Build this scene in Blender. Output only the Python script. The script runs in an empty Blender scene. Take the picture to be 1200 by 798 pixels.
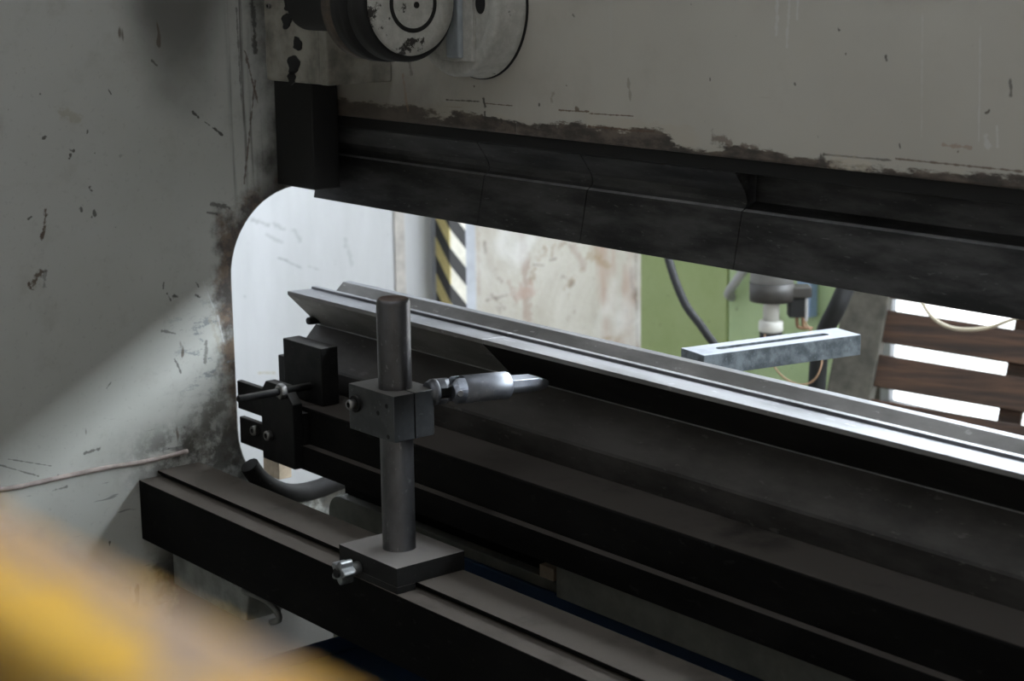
import bpy, bmesh, math, random
import numpy as np
from mathutils import Vector, Matrix

random.seed(4)
S = bpy.context.scene
COL = S.collection
PI = math.pi

# ------------------------------------------------------------------ camera
CX, CY = 600., 399.
VX = np.array([-1176., -36.]) - (CX, CY)
VY = np.array([3300., -90.]) - (CX, CY)
F = math.sqrt(-(VX @ VY))
ax = np.array([VX[0], -VX[1], -F]); ax = -ax / np.linalg.norm(ax)
ay = np.array([VY[0], -VY[1], -F]); ay = ay / np.linalg.norm(ay)
az = np.cross(ax, ay)
R = np.array([ax, ay, az])
CAM = np.array([1.71997047, -1.21303959, 1.6003533])

def ray(px, py):
    return R @ np.array([px - CX, -(py - CY), -F])
def on(px, py, axis, val):
    d = ray(px, py); t = (val - CAM[axis]) / d[axis]
    return Vector(CAM + t * d)
def dep(px, py, dist):
    return Vector(CAM + ray(px, py) / F * dist)

cd = bpy.data.cameras.new('camera'); cam = bpy.data.objects.new('camera', cd); COL.objects.link(cam)
m = Matrix([[*R[i], CAM[i]] for i in range(3)] + [[0, 0, 0, 1]])
cam.matrix_world = m
cd.sensor_width = 22.2; cd.lens = F / 1200 * 22.2
cd.clip_start = .02; cd.clip_end = 60
cd.dof.use_dof = True; cd.dof.focus_distance = 2.25; cd.dof.aperture_fstop = 5.4
S.camera = cam
S.view_settings.view_transform = 'Standard'; S.view_settings.look = 'None'
S.view_settings.exposure = 0; S.view_settings.gamma = 1
S.view_settings.use_curve_mapping = False
S.cycles.use_denoising = True
S.cycles.max_bounces = 8
S.cycles.sample_clamp_indirect = 6

# ------------------------------------------------------------------ materials
WX = -2.9            # white wall plane
FY = 3.7             # front wall
YPL = on(558, 300, 0, WX + .096).y + .001
class NT:
    def __init__(s, name):
        s.m = bpy.data.materials.new(name); s.m.use_nodes = True
        s.t = s.m.node_tree; s.n = s.t.nodes; s.l = s.t.links
        s.b = s.n['Principled BSDF']
        s.geo = s.n.new('ShaderNodeNewGeometry')
        s.P = s.geo.outputs['Position']
    def set(s, sock, v):
        if hasattr(v, 'links') or isinstance(v, bpy.types.NodeSocket): s.l.new(v, sock)
        elif isinstance(v, (tuple, list)) and len(v) == 3 and sock.type == 'RGBA': sock.default_value = (*v, 1)
        else: sock.default_value = v
    def math(s, op, a, b=None, c=None, clamp=False):
        n = s.n.new('ShaderNodeMath'); n.operation = op; n.use_clamp = clamp
        for i, v in enumerate((a, b, c)):
            if v is not None: s.set(n.inputs[i], v)
        return n.outputs[0]
    def sep(s, v=None):
        n = s.n.new('ShaderNodeSeparateXYZ'); s.l.new(v or s.P, n.inputs[0]); return n.outputs
    def scaled(s, sc, rot=(0, 0, 0)):
        n = s.n.new('ShaderNodeMapping'); s.l.new(s.P, n.inputs['Vector'])
        n.inputs['Scale'].default_value = sc; n.inputs['Rotation'].default_value = rot; return n.outputs[0]
    def noise(s, scale, detail=4, rough=.55, vec=None, dist=0):
        n = s.n.new('ShaderNodeTexNoise'); s.l.new(vec or s.P, n.inputs['Vector'])
        n.inputs['Scale'].default_value = scale; n.inputs['Detail'].default_value = detail
        n.inputs['Roughness'].default_value = rough; n.inputs['Distortion'].default_value = dist
        return n.outputs['Fac']
    def step(s, v, lo, hi):      # smooth 0..1
        n = s.n.new('ShaderNodeMapRange'); n.interpolation_type = 'SMOOTHSTEP'
        s.set(n.inputs['Value'], v); n.inputs['From Min'].default_value = lo; n.inputs['From Max'].default_value = hi
        return n.outputs[0]
    def mix(s, f, a, b):
        n = s.n.new('ShaderNodeMix'); n.data_type = 'RGBA'
        s.set(n.inputs[0], f); s.set(n.inputs[6], a); s.set(n.inputs[7], b); return n.outputs[2]
    def mul(s, *v):
        r = v[0]
        for x in v[1:]: r = s.math('MULTIPLY', r, x)
        return r
    def bump(s, h, strength=.3, dist=.002):
        n = s.n.new('ShaderNodeBump'); n.inputs['Strength'].default_value = strength
        n.inputs['Distance'].default_value = dist
        s.l.new(h, n.inputs['Height']); s.l.new(n.outputs[0], s.b.inputs['Normal'])
    def marks(s, c, a, b, lst, jit):
        """stains and scratches: capsules (a1,b1,a2,b2,half width,colour,amount) in the plate's own two axes"""
        for a1, b1, a2, b2, w, col, amt in lst:
            da, db = a2 - a1, b2 - b1; L = max(da * da + db * db, 1e-9)
            pa = s.math('SUBTRACT', a, a1); pb = s.math('SUBTRACT', b, b1)
            h = s.math('DIVIDE', s.math('ADD', s.math('MULTIPLY', pa, da), s.math('MULTIPLY', pb, db)), L, clamp=True)
            qa = s.math('SUBTRACT', pa, s.math('MULTIPLY', h, da)); qb = s.math('SUBTRACT', pb, s.math('MULTIPLY', h, db))
            d = s.math('SQRT', s.math('ADD', s.mul(qa, qa), s.mul(qb, qb)))
            d = s.math('ADD', d, s.math('MULTIPLY', s.math('SUBTRACT', jit, .5), w * 4.2))
            c = s.mix(s.mul(s.math('SUBTRACT', 1., s.step(d, w * .3, w * 1.25)), amt), c, col)
        return c
    def out(s, color, rough=.6, metal=0., spec=.5):
        s.set(s.b.inputs['Base Color'], color); s.set(s.b.inputs['Roughness'], rough)
        s.set(s.b.inputs['Metallic'], metal); s.set(s.b.inputs['Specular IOR Level'], spec)
        return s.m

def metal(name, a, b, rough=.45, met=.85, scale=18, stretch=(1, 1, 1), dust=None, dust_amt=.5, bump=.15, spec=.5):
    """worn steel: two tones, fine scratches, optional dust film on the upward faces"""
    t = NT(name)
    v = t.scaled(stretch)
    n1 = t.noise(scale, 6, .62, v); n2 = t.noise(scale * 9, 3, .6, v)
    c = t.mix(t.step(n1, .35, .68), a, b)
    sp = t.step(n2, .63, .72)
    c = t.mix(t.mul(sp, .5), c, tuple(min(1, x * 1.8 + .01) for x in b))
    metv = met
    if dust:
        nz = t.sep(t.geo.outputs['Normal'])[2]
        dn = t.step(t.noise(9, 5, .6), .12, .48)
        d = t.mul(t.step(nz, .55, .9), dn, dust_amt)
        c = t.mix(d, c, dust)
        metv = t.math('MULTIPLY', t.math('SUBTRACT', 1., d), met)
        rr = t.math('ADD', rough, t.math('MULTIPLY', d, .9 - rough))
    else:
        rr = t.math('ADD', rough - .08, t.math('MULTIPLY', n1, .18))
    t.bump(n2, bump, .001)
    return t.out(c, rr, metv, spec)

def plain(name, col, rough=.5, metal=0, var=.25, scale=12):
    t = NT(name)
    n = t.noise(scale, 5, .6)
    c = t.mix(t.step(n, .3, .7), tuple(x * (1 - var) for x in col), tuple(min(1, x * (1 + var * .5)) for x in col))
    return t.out(c, rough, metal)

def m_frame():
    t = NT('worn_grey_frame_paint')
    x, y, z = t.sep()
    big = t.noise(2.2, 4, .6); mid = t.noise(14, 6, .65); fine = t.noise(90, 4, .7)
    c = t.mix(t.step(big, .3, .7), (.475, .48, .435), (.55, .55, .515))
    c = t.mix(t.mul(t.step(mid, .52, .75), .35), c, (.33, .32, .27))
    # rounded throat: signed distance in the plate's own plane
    qy = t.math('SUBTRACT', t.math('ABSOLUTE', t.math('SUBTRACT', y, .518)), .28)
    qz = t.math('SUBTRACT', t.math('ABSOLUTE', t.math('SUBTRACT', z, 1.03)), .115)
    ly = t.math('MAXIMUM', qy, 0.); lz = t.math('MAXIMUM', qz, 0.)
    sd = t.math('SUBTRACT', t.math('SQRT', t.math('ADD', t.mul(ly, ly), t.mul(lz, lz))), .12)
    jit = t.math('MULTIPLY', t.math('SUBTRACT', mid, .5), .13)
    e = t.math('ADD', sd, jit)
    edge = t.math('SUBTRACT', 1., t.step(e, .008, .040))
    low = t.math('SUBTRACT', 1., t.step(t.math('ADD', z, t.math('MULTIPLY', mid, .1)), .93, 1.02))
    rust = t.mix(t.step(t.noise(30, 5, .7), .4, .62), (.035, .026, .021), (.15, .098, .062))
    soot = t.mix(t.step(t.noise(45, 5, .7), .42, .62), (.012, .011, .010), (.10, .10, .088))
    rim = t.mix(low, rust, soot)
    c = t.mix(t.mul(edge, .93), c, rim)
    # grease spread above the throat corner and by the guide
    gy = t.step(t.math('ADD', y, t.math('MULTIPLY', jit, 1.1)), .135, .235)
    gz = t.step(t.math('ADD', z, jit), 1.2, 1.27)
    c = t.mix(t.mul(gy, gz, .93), c, (.022, .019, .016))
    # sooty patch by the gauge bar end
    sy = t.math('SUBTRACT', 1., t.step(t.math('ABSOLUTE', t.math('SUBTRACT', y, .06)), .03, .17))
    sz = t.math('SUBTRACT', 1., t.step(t.math('ABSOLUTE', t.math('SUBTRACT', z, .89)), .015, .07))
    c = t.mix(t.mul(sy, sz, t.step(t.noise(26, 6, .7), .40, .58), .85), c, (.05, .046, .04))
    ug = t.mul(t.step(t.math('ADD', y, jit), -.05, .0), t.math('SUBTRACT', 1., t.step(t.math('ADD', z, jit), .735, .80)))  # separate dark tone over the plate below the gauge bar
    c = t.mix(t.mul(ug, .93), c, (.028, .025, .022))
    # vertical rust runs above the throat
    v = t.scaled((1, 30, 1.2))
    run = t.mul(t.step(t.noise(3.2, 5, .6, v), .46, .66), t.step(y, .120, .135), t.math('SUBTRACT', 1., t.step(y, .165, .185)), t.step(z, 1.20, 1.3))
    c = t.mix(t.mul(run, .75), c, (.06, .05, .042))
    # blue-grey scuffs and flakes where sheets hit the throat edge
    sc = t.mul(t.step(t.noise(34, 6, .72, t.scaled((1, 1, 2.2))), .56, .63),
               t.math('SUBTRACT', 1., t.step(t.math('ABSOLUTE', t.math('SUBTRACT', z, 1.04)), .02, .1)),
               t.math('SUBTRACT', 1., t.step(sd, .03, .16)))
    c = t.mix(t.mul(sc, .8), c, (.17, .19, .21))
    # crumbling grime low down beside the throat
    dy = t.math('SUBTRACT', 1., t.step(sd, .03, .13)); dz = t.math('SUBTRACT', 1., t.step(z, .90, 1.06))
    dm = t.mul(dy, dz, t.step(t.noise(34, 7, .72), .47, .60))
    c = t.mix(t.mul(dm, .85), c, t.mix(t.noise(20, 4, .6), (.03, .027, .023), (.13, .115, .085)))
    # soft dark ellipse at the top of the plate, noise-broken edge
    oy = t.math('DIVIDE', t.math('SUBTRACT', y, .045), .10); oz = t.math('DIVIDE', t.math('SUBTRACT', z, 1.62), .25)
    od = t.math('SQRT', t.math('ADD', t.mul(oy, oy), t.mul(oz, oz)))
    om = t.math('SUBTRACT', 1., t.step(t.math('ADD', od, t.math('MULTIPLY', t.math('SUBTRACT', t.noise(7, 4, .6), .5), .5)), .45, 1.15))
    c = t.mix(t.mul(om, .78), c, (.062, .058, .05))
    fl = t.step(t.noise(130, 3, .6), .60, .68)
    c = t.mix(t.mul(fl, .10), c, (.12, .11, .095))
    # chips and dark specks
    ch = t.step(t.noise(55, 2, .5), .71, .745)
    c = t.mix(t.mul(ch, t.step(t.noise(4, 3, .6), .45, .6), .85), c, (.055, .045, .036))
    ch2 = t.mul(t.step(t.noise(9, 3, .6, t.scaled((1, 2.6, .8), (.25, 0, 0))), .70, .73))
    c = t.mix(t.mul(ch2, .75), c, (.085, .058, .036))
    s1 = t.mul(t.step(t.noise(14, 3, .6, t.scaled((1, .7, 4), (.35, 0, 0))), .66, .70), t.math('SUBTRACT', 1., t.step(z, .9, 1.0)))
    c = t.mix(t.mul(s1, .6), c, (.10, .10, .10))
    def M(x1, y1, x2, y2, wpx, col, amt):
        p, q = on(x1, y1, 0, -.57), on(x2, y2, 0, -.57); return (p.y, p.z, q.y, q.z, wpx * .00125, col, amt)
    RU, DK, BL, PA = (.085, .05, .026), (.05, .045, .038), (.13, .15, .17), (.60, .61, .60)
    c = t.marks(c, y, z, [M(54, 246, 50, 278, 2.6, RU, .9), M(48, 318, 40, 334, 3.5, RU, .85), M(33, 332, 36, 338, 2, RU, .9), M(52, 318, 52, 336, 2.5, DK, .45),
        M(226, 131, 233, 138, 1.6, DK, .9), M(240, 143, 246, 147, .7, DK, .8), M(250, 150, 261, 158, 1.6, DK, .9), M(178, 71, 184, 77, 1.2, DK, .7), M(127, 105, 130, 110, 1., DK, .8),
        M(75, 132, 92, 138, 6, (.40, .37, .28), .55), M(95, 245, 95, 247, 2, DK, .8), M(111, 249, 111, 252, 2, DK, .8), M(248, 239, 268, 243, 2.2, DK, .7), M(243, 249, 254, 251, 1.2, DK, .7),
        M(287, 60, 302, 120, 1.6, (.10, .055, .035), .75), M(299, 95, 286, 215, 1.5, (.09, .05, .032), .7), M(277, 10, 283, 120, 1.2, DK, .55), M(296, 0, 299, 60, 3.0, (.03, .028, .025), .75),
        M(196, 344, 200, 352, 1.3, DK, .8), M(204, 347, 208, 348, 2, DK, .85), M(230, 346, 234, 348, 2, DK, .85), M(192, 331, 191, 338, 1., DK, .7), M(230, 331, 233, 336, 1.2, DK, .7),
        M(190, 388, 206, 391, 1.4, DK, .6), 
        M(205, 421, 212, 437, 1.4, DK, .7), M(125, 455, 130, 448, .8, DK, .6),
        M(0, 545, 45, 558, 1.0, DK, .6), M(10, 538, 60, 546, .7, DK, .6), M(100, 531, 116, 526, 2, DK, .7), M(62, 575, 78, 570, 1.5, DK, .6),
        M(238, 330, 250, 360, 1.0, PA, .5), M(255, 370, 262, 400, 1.2, PA, .5), M(246, 372, 258, 410, 3.0, (.40, .37, .30), .6), M(242, 400, 240, 425, 2.4, DK, .6)], t.noise(120, 3, .6))
    t.bump(mid, .10, .002)
    return t.out(c, t.math('ADD', .42, t.math('MULTIPLY', mid, .2)), 0, .4)

def m_ram():
    t = NT('worn_beige_ram_paint')
    x, y, z = t.sep()
    mid = t.noise(11, 6, .65); big = t.noise(1.6, 4, .6)
    c = t.mix(t.step(big, .3, .7), (.45, .425, .37), (.53, .505, .445))
    c = t.mix(t.mul(t.step(mid, .5, .75), .25), c, (.33, .29, .235))
    # worn bare band along the bottom edge with a ragged top
    h = t.math('SUBTRACT', z, 1.373)
    rag = t.noise(16, 6, .7, t.scaled((.45, 1, 1.6)))
    lf = t.math('MULTIPLY', t.math('SUBTRACT', 1., t.step(x, .17, .23)), -.010)
    lim = t.math('ADD', t.math('ADD', h, lf), t.math('MULTIPLY', t.math('SUBTRACT', rag, .5), -.075))
    wear = t.math('SUBTRACT', 1., t.step(lim, .008, .013))
    bare = t.mix(t.step(t.noise(40, 5, .7, t.scaled((.4, 1, 1))), .4, .62), (.05, .042, .036), (.14, .11, .088))
    # right hand stretch keeps a pale scraped zone above the bare band
    scrape = t.mul(t.math('SUBTRACT', 1., t.step(lim, .02, .024)), t.step(t.noise(5, 3, .6, t.scaled((1, 1, .2))), .5, .56))
    c = t.mix(t.mul(scrape, .45), c, (.47, .42, .34))
    c = t.mix(wear, c, bare)
    # grease halo on the left end
    gl = t.mul(t.math('SUBTRACT', 1., t.step(t.math('ADD', x, t.math('MULTIPLY', mid, .2)), -.22, -.02)),
               t.math('SUBTRACT', 1., t.step(t.math('ADD', h, t.math('MULTIPLY', mid, .1)), .06, .16)))
    c = t.mix(t.mul(gl, .6), c, (.10, .082, .066))
    # long fine scratches and rusty dots
    lt = t.mul(t.step(t.noise(9, 3, .5, t.scaled((.5, 1, 9))), .69, .72), t.math('SUBTRACT', 1., t.step(h, .02, .09)))
    c = t.mix(t.mul(lt, .8), c, (.12, .07, .045))
    vs = t.step(t.noise(7, 3, .5, t.scaled((5, 1, .35))), .68, .74)
    c = t.mix(t.mul(vs, t.step(t.noise(3, 2, .5), .5, .6), .35), c, (.55, .55, .54))
    ch = t.step(t.noise(60, 2, .5), .73, .755)
    c = t.mix(t.mul(ch, .8), c, (.07, .05, .036))
    ch3 = t.step(t.noise(13, 4, .6, t.scaled((1.4, 1, .7))), .715, .735)
    c = t.mix(t.mul(ch3, .7), c, (.10, .072, .05))
    def M(x1, y1, x2, y2, wpx, col, amt):
        p, q = on(x1, y1, 1, .25), on(x2, y2, 1, .25); return (p.x, p.z, q.x, q.z, wpx * .0012, col, amt)
    RU, DK, PA = (.11, .065, .042), (.05, .042, .035), (.66, .66, .65)
    c = t.marks(c, x, z, [M(523, 117, 562, 119, .8, DK, .85), M(568, 121, 600, 124, .7, RU, .85), M(567, 116, 568, 124, 2.2, DK, .9), M(568, 132, 569, 143, 1.6, DK, .85),
        M(587, 140, 588, 143, 1.4, DK, .9), M(603, 143, 604, 153, 1.4, DK, .9), M(625, 147, 642, 148, 2.0, DK, .8), M(655, 129, 690, 131, 1., RU, .85), M(675, 127, 678, 128, 2, RU, .8), M(690, 133, 742, 136, .7, RU, .85),
        M(690, 148, 735, 152, 1.1, RU, .9), M(735, 153, 766, 154, .8, RU, .8), M(632, 122, 632, 123, 1.4, DK, .8), M(736, 92, 739, 117, 2.2, (.20, .17, .13), .5), M(648, 110, 646, 118, 2.5, (.22, .19, .15), .5),
        M(836, 162, 854, 166, 4.5, (.16, .12, .095), .75), M(870, 171, 874, 172, 3.0, (.14, .10, .08), .8), M(881, 172, 888, 173, 3.0, (.14, .10, .08), .8), M(963, 185, 966, 193, 3.6, DK, .85),
        M(965, 181, 1045, 188, .9, DK, .7), M(975, 190, 1015, 195, 6.5, (.56, .50, .40), .6), M(905, 197, 970, 202, 3.2, (.58, .52, .42), .5),
        M(1050, 186, 1198, 201, .9, RU, .8), M(1105, 170, 1138, 173, 1.6, (.34, .22, .16), .6), M(983, 34, 984, 35, 1.6, DK, .9), M(1038, 66, 1039, 70, 1.4, DK, .8), M(1184, 94, 1185, 112, 1.5, DK, .7),
        M(911, 0, 910, 40, 2.0, PA, .45), M(925, 0, 922, 55, 1.6, PA, .4), M(935, 0, 934, 22, 1.2, PA, .45), M(1081, 15, 1080, 160, .8, PA, .3), M(1149, 30, 1147, 165, .9, PA, .35), M(1155, 160, 1158, 172, 2.6, PA, .45), M(1168, 148, 1169, 172, 1.2, PA, .45),
        M(832, 92, 832, 95, 1., DK, .7), M(931, 98, 932, 99, 1.2, DK, .7), M(1054, 169, 1055, 173, .9, DK, .8), M(671, 17, 673, 19, 1., DK, .6), M(480, 75, 482, 86, 3.0, (.15, .13, .11), .6), M(472, 88, 478, 130, 2.2, (.28, .17, .11), .5)], t.noise(120, 3, .6))
    t.bump(mid, .08, .002)
    return t.out(c, .5, 0, .4)

def m_hub(blotch=.56):
    t = NT('flaking_white_hub_paint')
    n = t.noise(26, 6, .72); n2 = t.noise(70, 4, .7)
    c = t.mix(t.step(n2, .35, .7), (.40, .39, .35), (.50, .49, .45))
    c = t.mix(t.step(n, blotch, blotch + .05), c, (.022, .018, .015))
    t.bump(n, .2, .002)
    return t.out(c, .55)

def m_plaster():
    t = NT('stained_flaking_plaster')
    n1 = t.noise(3.2, 7, .68, dist=.6); n2 = t.noise(16, 6, .7); n3 = t.noise(1.2, 4, .6, t.scaled((1, 5.5, 1)))
    c = t.mix(t.step(n1, .3, .7), (.33, .305, .26), (.44, .42, .385))
    c = t.mix(t.mul(t.step(n3, .52, .66), .75), c, (.32, .225, .175))
    c = t.mix(t.mul(t.step(n1, .56, .60), t.step(n2, .45, .6), .8), c, (.22, .17, .11))
    c = t.mix(t.mul(t.step(n2, .60, .66), .5), c, (.17, .145, .12))
    x, y, z = t.sep()
    def M(x1, y1, x2, y2, wpx, col, amt):
        p, q = on(x1, y1, 0, WX + .085), on(x2, y2, 0, WX + .085); return (p.y, p.z, q.y, q.z, wpx * .0027, col, amt)
    BR, DK, OC = (.25, .18, .145), (.13, .11, .09), (.23, .165, .085)
    c = t.marks(c, y, z, [M(613, 275, 618, 375, 7, BR, .6), M(606, 345, 622, 340, 8, (.34, .25, .21), .7), M(596, 330, 606, 355, 3, BR, .4), M(568, 284, 569, 296, 2.5, DK, .7), M(560, 275, 561, 345, 2.5, BR, .35), M(570, 352, 594, 346, 1.6, DK, .5), M(576, 346, 582, 352, 2, DK, .5),
        M(672, 290, 684, 312, 6, BR, .4), M(690, 300, 712, 312, 5, OC, .45), M(696, 290, 702, 300, 6, OC, .4), M(740, 315, 743, 350, 4, (.20, .15, .12), .8), M(722, 398, 746, 384, 5, OC, .4), M(735, 380, 748, 372, 3, BR, .6), M(706, 396, 716, 396, 2, OC, .6), M(645, 305, 651, 303, 1.5, DK, .6), M(625, 310, 637, 311, 1.3, DK, .5), M(745, 300, 747, 410, 1.6, (.12, .10, .08), .8)], t.noise(45, 4, .65))
    c = t.mix(t.mul(t.step(t.noise(2.1, 3, .5), .55, .62), .6), c, (.55, .55, .545))
    t.bump(n2, .4, .01)
    return t.out(c, .9)

def m_white():
    t = NT('smudged_white_wall_paint')
    n1 = t.noise(2.5, 5, .6, t.scaled((1, 3, .6))); n2 = t.noise(22, 6, .7)
    c = t.mix(t.step(n1, .3, .7), (.43, .435, .445), (.50, .505, .52))
    x, y, z = t.sep()
    def M(x1, y1, x2, y2, wpx, col, amt):
        p, q = on(x1, y1, 0, WX), on(x2, y2, 0, WX); return (p.y, p.z, q.y, q.z, wpx * .0026, col, amt)
    DK = (.22, .22, .225)
    c = t.marks(c, y, z, [M(326, 302, 336, 305, 1.3, DK, .7), M(336, 306, 353, 314, 1.1, DK, .6), M(362, 312, 374, 316, .9, DK, .4), M(296, 258, 315, 264, 2.5, DK, .45), M(322, 264, 332, 268, 3, DK, .4), M(345, 270, 352, 282, 3, DK, .35), M(312, 275, 330, 284, 2.2, DK, .35), M(404, 280, 412, 310, 3, DK, .3), M(286, 346, 287, 348, 1.3, DK, .6), M(303, 437, 322, 437, .9, (.36, .30, .16), .8)], t.noise(70, 3, .6))
    sm = t.mul(t.step(n2, .60, .68), t.step(t.noise(3.4, 4, .6), .52, .66))
    c = t.mix(t.mul(sm, .6), c, (.30, .30, .31))
    return t.out(c, .6)

def m_green(name, a, b):
    t = NT(name)
    n1 = t.noise(3.5, 6, .65); n2 = t.noise(38, 4, .7)
    c = t.mix(t.step(n1, .32, .68), a, b)
    c = t.mix(t.mul(t.step(n2, .64, .70), .6), c, (.12, .10, .05))
    return t.out(c, .5)

def m_yellow():
    t = NT('scraped_yellow_rail_paint')
    n1 = t.noise(95, 3, .5, t.scaled((.7, 1, 1))); n2 = t.noise(60, 4, .6)
    c = t.mix(t.step(n2, .3, .7), (.30, .155, .018), (.37, .215, .022))
    c = t.mix(t.mul(t.step(n1, .50, .58), .8), c, (.15, .115, .105))
    return t.out(c, .6, 0, .12)

def m_stripe(name, pale):
    t = NT(name)
    x, y, z = t.sep()
    u = t.math('ADD', t.math('MULTIPLY', t.math('ADD', x, y), 1.15), z)
    f = t.math('FRACT', t.math('DIVIDE', u, .118))
    k = t.math('GREATER_THAN', f, .5)
    n = t.noise(30, 5, .7)
    p = t.mix(t.step(n, .35, .7), pale, tuple(v * .8 for v in pale))
    return t.out(t.mix(k, p, (.025, .025, .026)), .5)

def m_wood():
    t = NT('dark_brown_planks')
    v = t.scaled((.7, .7, 14))
    n = t.noise(6, 6, .65, v, .4); n2 = t.noise(2.5, 4, .6)
    c = t.mix(t.step(n, .3, .7), (.018, .010, .007), (.088, .042, .022))
    c = t.mix(t.mul(t.step(n2, .5, .7), .5), c, (.03, .018, .013))
    t.bump(n, .3, .004)
    return t.out(c, .7)

def m_floor():
    t = NT('dusty_concrete')
    n = t.noise(2.5, 6, .65); n2 = t.noise(30, 4, .7)
    c = t.mix(t.step(n, .3, .7), (.14, .13, .11), (.22, .205, .18))
    c = t.mix(t.mul(t.step(n2, .6, .7), .4), c, (.12, .11, .10))
    return t.out(c, .85)

def emit(name, col, s):
    t = NT(name)
    t.set(t.b.inputs['Base Color'], (.6, .62, .65)); t.b.inputs['Roughness'].default_value = .3
    t.set(t.b.inputs['Emission Color'], col); t.b.inputs['Emission Strength'].default_value = s
    return t.m

COLLAR = plain('greasy_collar_paint', (.10, .075, .055), .6, 0, .7, 24); FLANGE = m_hub(.66); FLANGE.name = 'chipped_flange_paint'; WEB = plain('dull_blue_grey_paint', (.34, .37, .39), .5, 0, .25, 25)
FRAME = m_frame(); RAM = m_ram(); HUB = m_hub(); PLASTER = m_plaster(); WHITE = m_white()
GREEN = m_green('chipped_green_paint', (.33, .41, .16), (.39, .47, .21))
GREEN2 = m_green('pale_green_paint', (.38, .50, .25), (.46, .58, .31))
YELLOW = m_yellow(); WOOD = m_wood(); CONC = m_floor()
DUST = (.135, .122, .108)
TOOL = metal('dark_tool_steel', (.010, .0095, .009), (.022, .021, .020), .6, .1, 14, (.35, 1, 1), spec=.06)
PUNCH = metal('worn_punch_steel', (.024, .0235, .023), (.085, .083, .081), .48, .6, 30, (.22, 1, 1.0), spec=.35)
EDGE = metal('edge_highlight_steel', (.30, .30, .30), (.45, .45, .45), .45, .7, 40)  # light steel painting a highlight along the punch ledge and holder edge
DIE = metal('bright_die_steel', (.10, .10, .106), (.20, .20, .21), .42, .8, 16, (.25, 1, 1))
DIESIDE = metal('grey_die_steel', (.135, .13, .122), (.23, .222, .21), .55, .4, 14, (.4, 1, 1))
HOLD = metal('brown_holder_steel', (.022, .020, .018), (.065, .060, .055), .55, .3, 10, (.5, 1, 1.5), DUST, .35, spec=.25)
RAIL = metal('blackened_rail_steel', (.004, .0038, .0035), (.010, .0095, .009), .65, .1, 12, (.4, 1, 1), (.085, .075, .066), .8, spec=.06)
BAR = metal('dusty_bar_steel', (.003, .0029, .0028), (.007, .0066, .0062), .65, .1, 12, (.5, 1, 1), (.105, .092, .079), .95, spec=.06)
PLATE = metal('dusty_plate_steel', (.009, .0088, .0085), (.018, .0175, .017), .6, .1, 12, (1, 1, 1), (.16, .147, .134), .98, spec=.25)
POST = metal('oily_post_steel', (.10, .097, .098), (.16, .158, .162), .36, .95, 20, (1, 1, .5), (.14, .09, .065), .7)
CLAMP = metal('grey_clamp_steel', (.075, .077, .08), (.12, .125, .13), .42, .95, 16, (1, 1, 1), (.2, .185, .165), .5, spec=.3)
FINGER = metal('satin_finger_steel', (.21, .222, .25), (.31, .322, .355), .46, .9, 30, (1, 1, 1))
BLACK = metal('black_oxide_steel', (.009, .009, .009), (.020, .0197, .0193), .55, .2, 20, (1, 1, 1), (.10, .095, .088), .6, spec=.12)
GREASE = plain('black_grease', (.005, .0045, .004), .7, 0, .4)
BOLT = metal('bolt_steel', (.18, .175, .17), (.32, .31, .30), .38, .9, 60)
HOLE = plain('dark_hole', (.006, .006, .006), .8)
ARM = metal('chipped_arm_steel', (.045, .055, .062), (.13, .15, .165), .5, .4, 40, (1, 1, 1), (.23, .24, .268), .8, .4)
BEDP = plain('grey_green_bed_paint', (.20, .20, .17), .6, 0, .25, 20)
BLUE = plain('blue_sheet', (.008, .030, .075), .6, 0, .3, 5)
GREYP = plain('grey_post_paint', (.36, .375, .41), .55, 0, .15, 15)
BEIGE = plain('unpainted_wood_end', (.34, .27, .19), .8, 0, .3, 40)
OLDWOOD = plain('weathered_grey_wood', (.095, .088, .070), .8, 0, .45, 18)
RUBBER = plain('black_rubber', (.009, .0095, .010), .7, 0, .3)
LGREY = plain('light_grey_paint', (.36, .36, .36), .45, 0, .2)
DGREY = plain('dark_band_paint', (.05, .046, .042), .5, 0, .3)
PLASTIC = plain('white_plastic', (.62, .61, .57), .5, 0, .1)
BLUEP = plain('light_blue_label', (.30, .42, .62), .5, 0, .1)
CREAM = plain('cream_cable', (.50, .44, .33), .5, 0, .1)
BROWNW = plain('brown_wire', (.26, .15, .08), .5, 0, .1)
GUIDE = plain('greasy_grey_guide_paint', (.24, .225, .19), .5, 0, .5, 22)
DIRTWALL = plain('old_hall_wall', (.085, .078, .070), .9, 0, .2, 3)
CEILM = plain('sooty_ceiling', (.05, .047, .043), .9, 0, .2, 2)
STRY = m_stripe('yellow_black_stripes', (.62, .52, .22)); STRW = m_stripe('cream_black_stripes', (.66, .63, .55))

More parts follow.
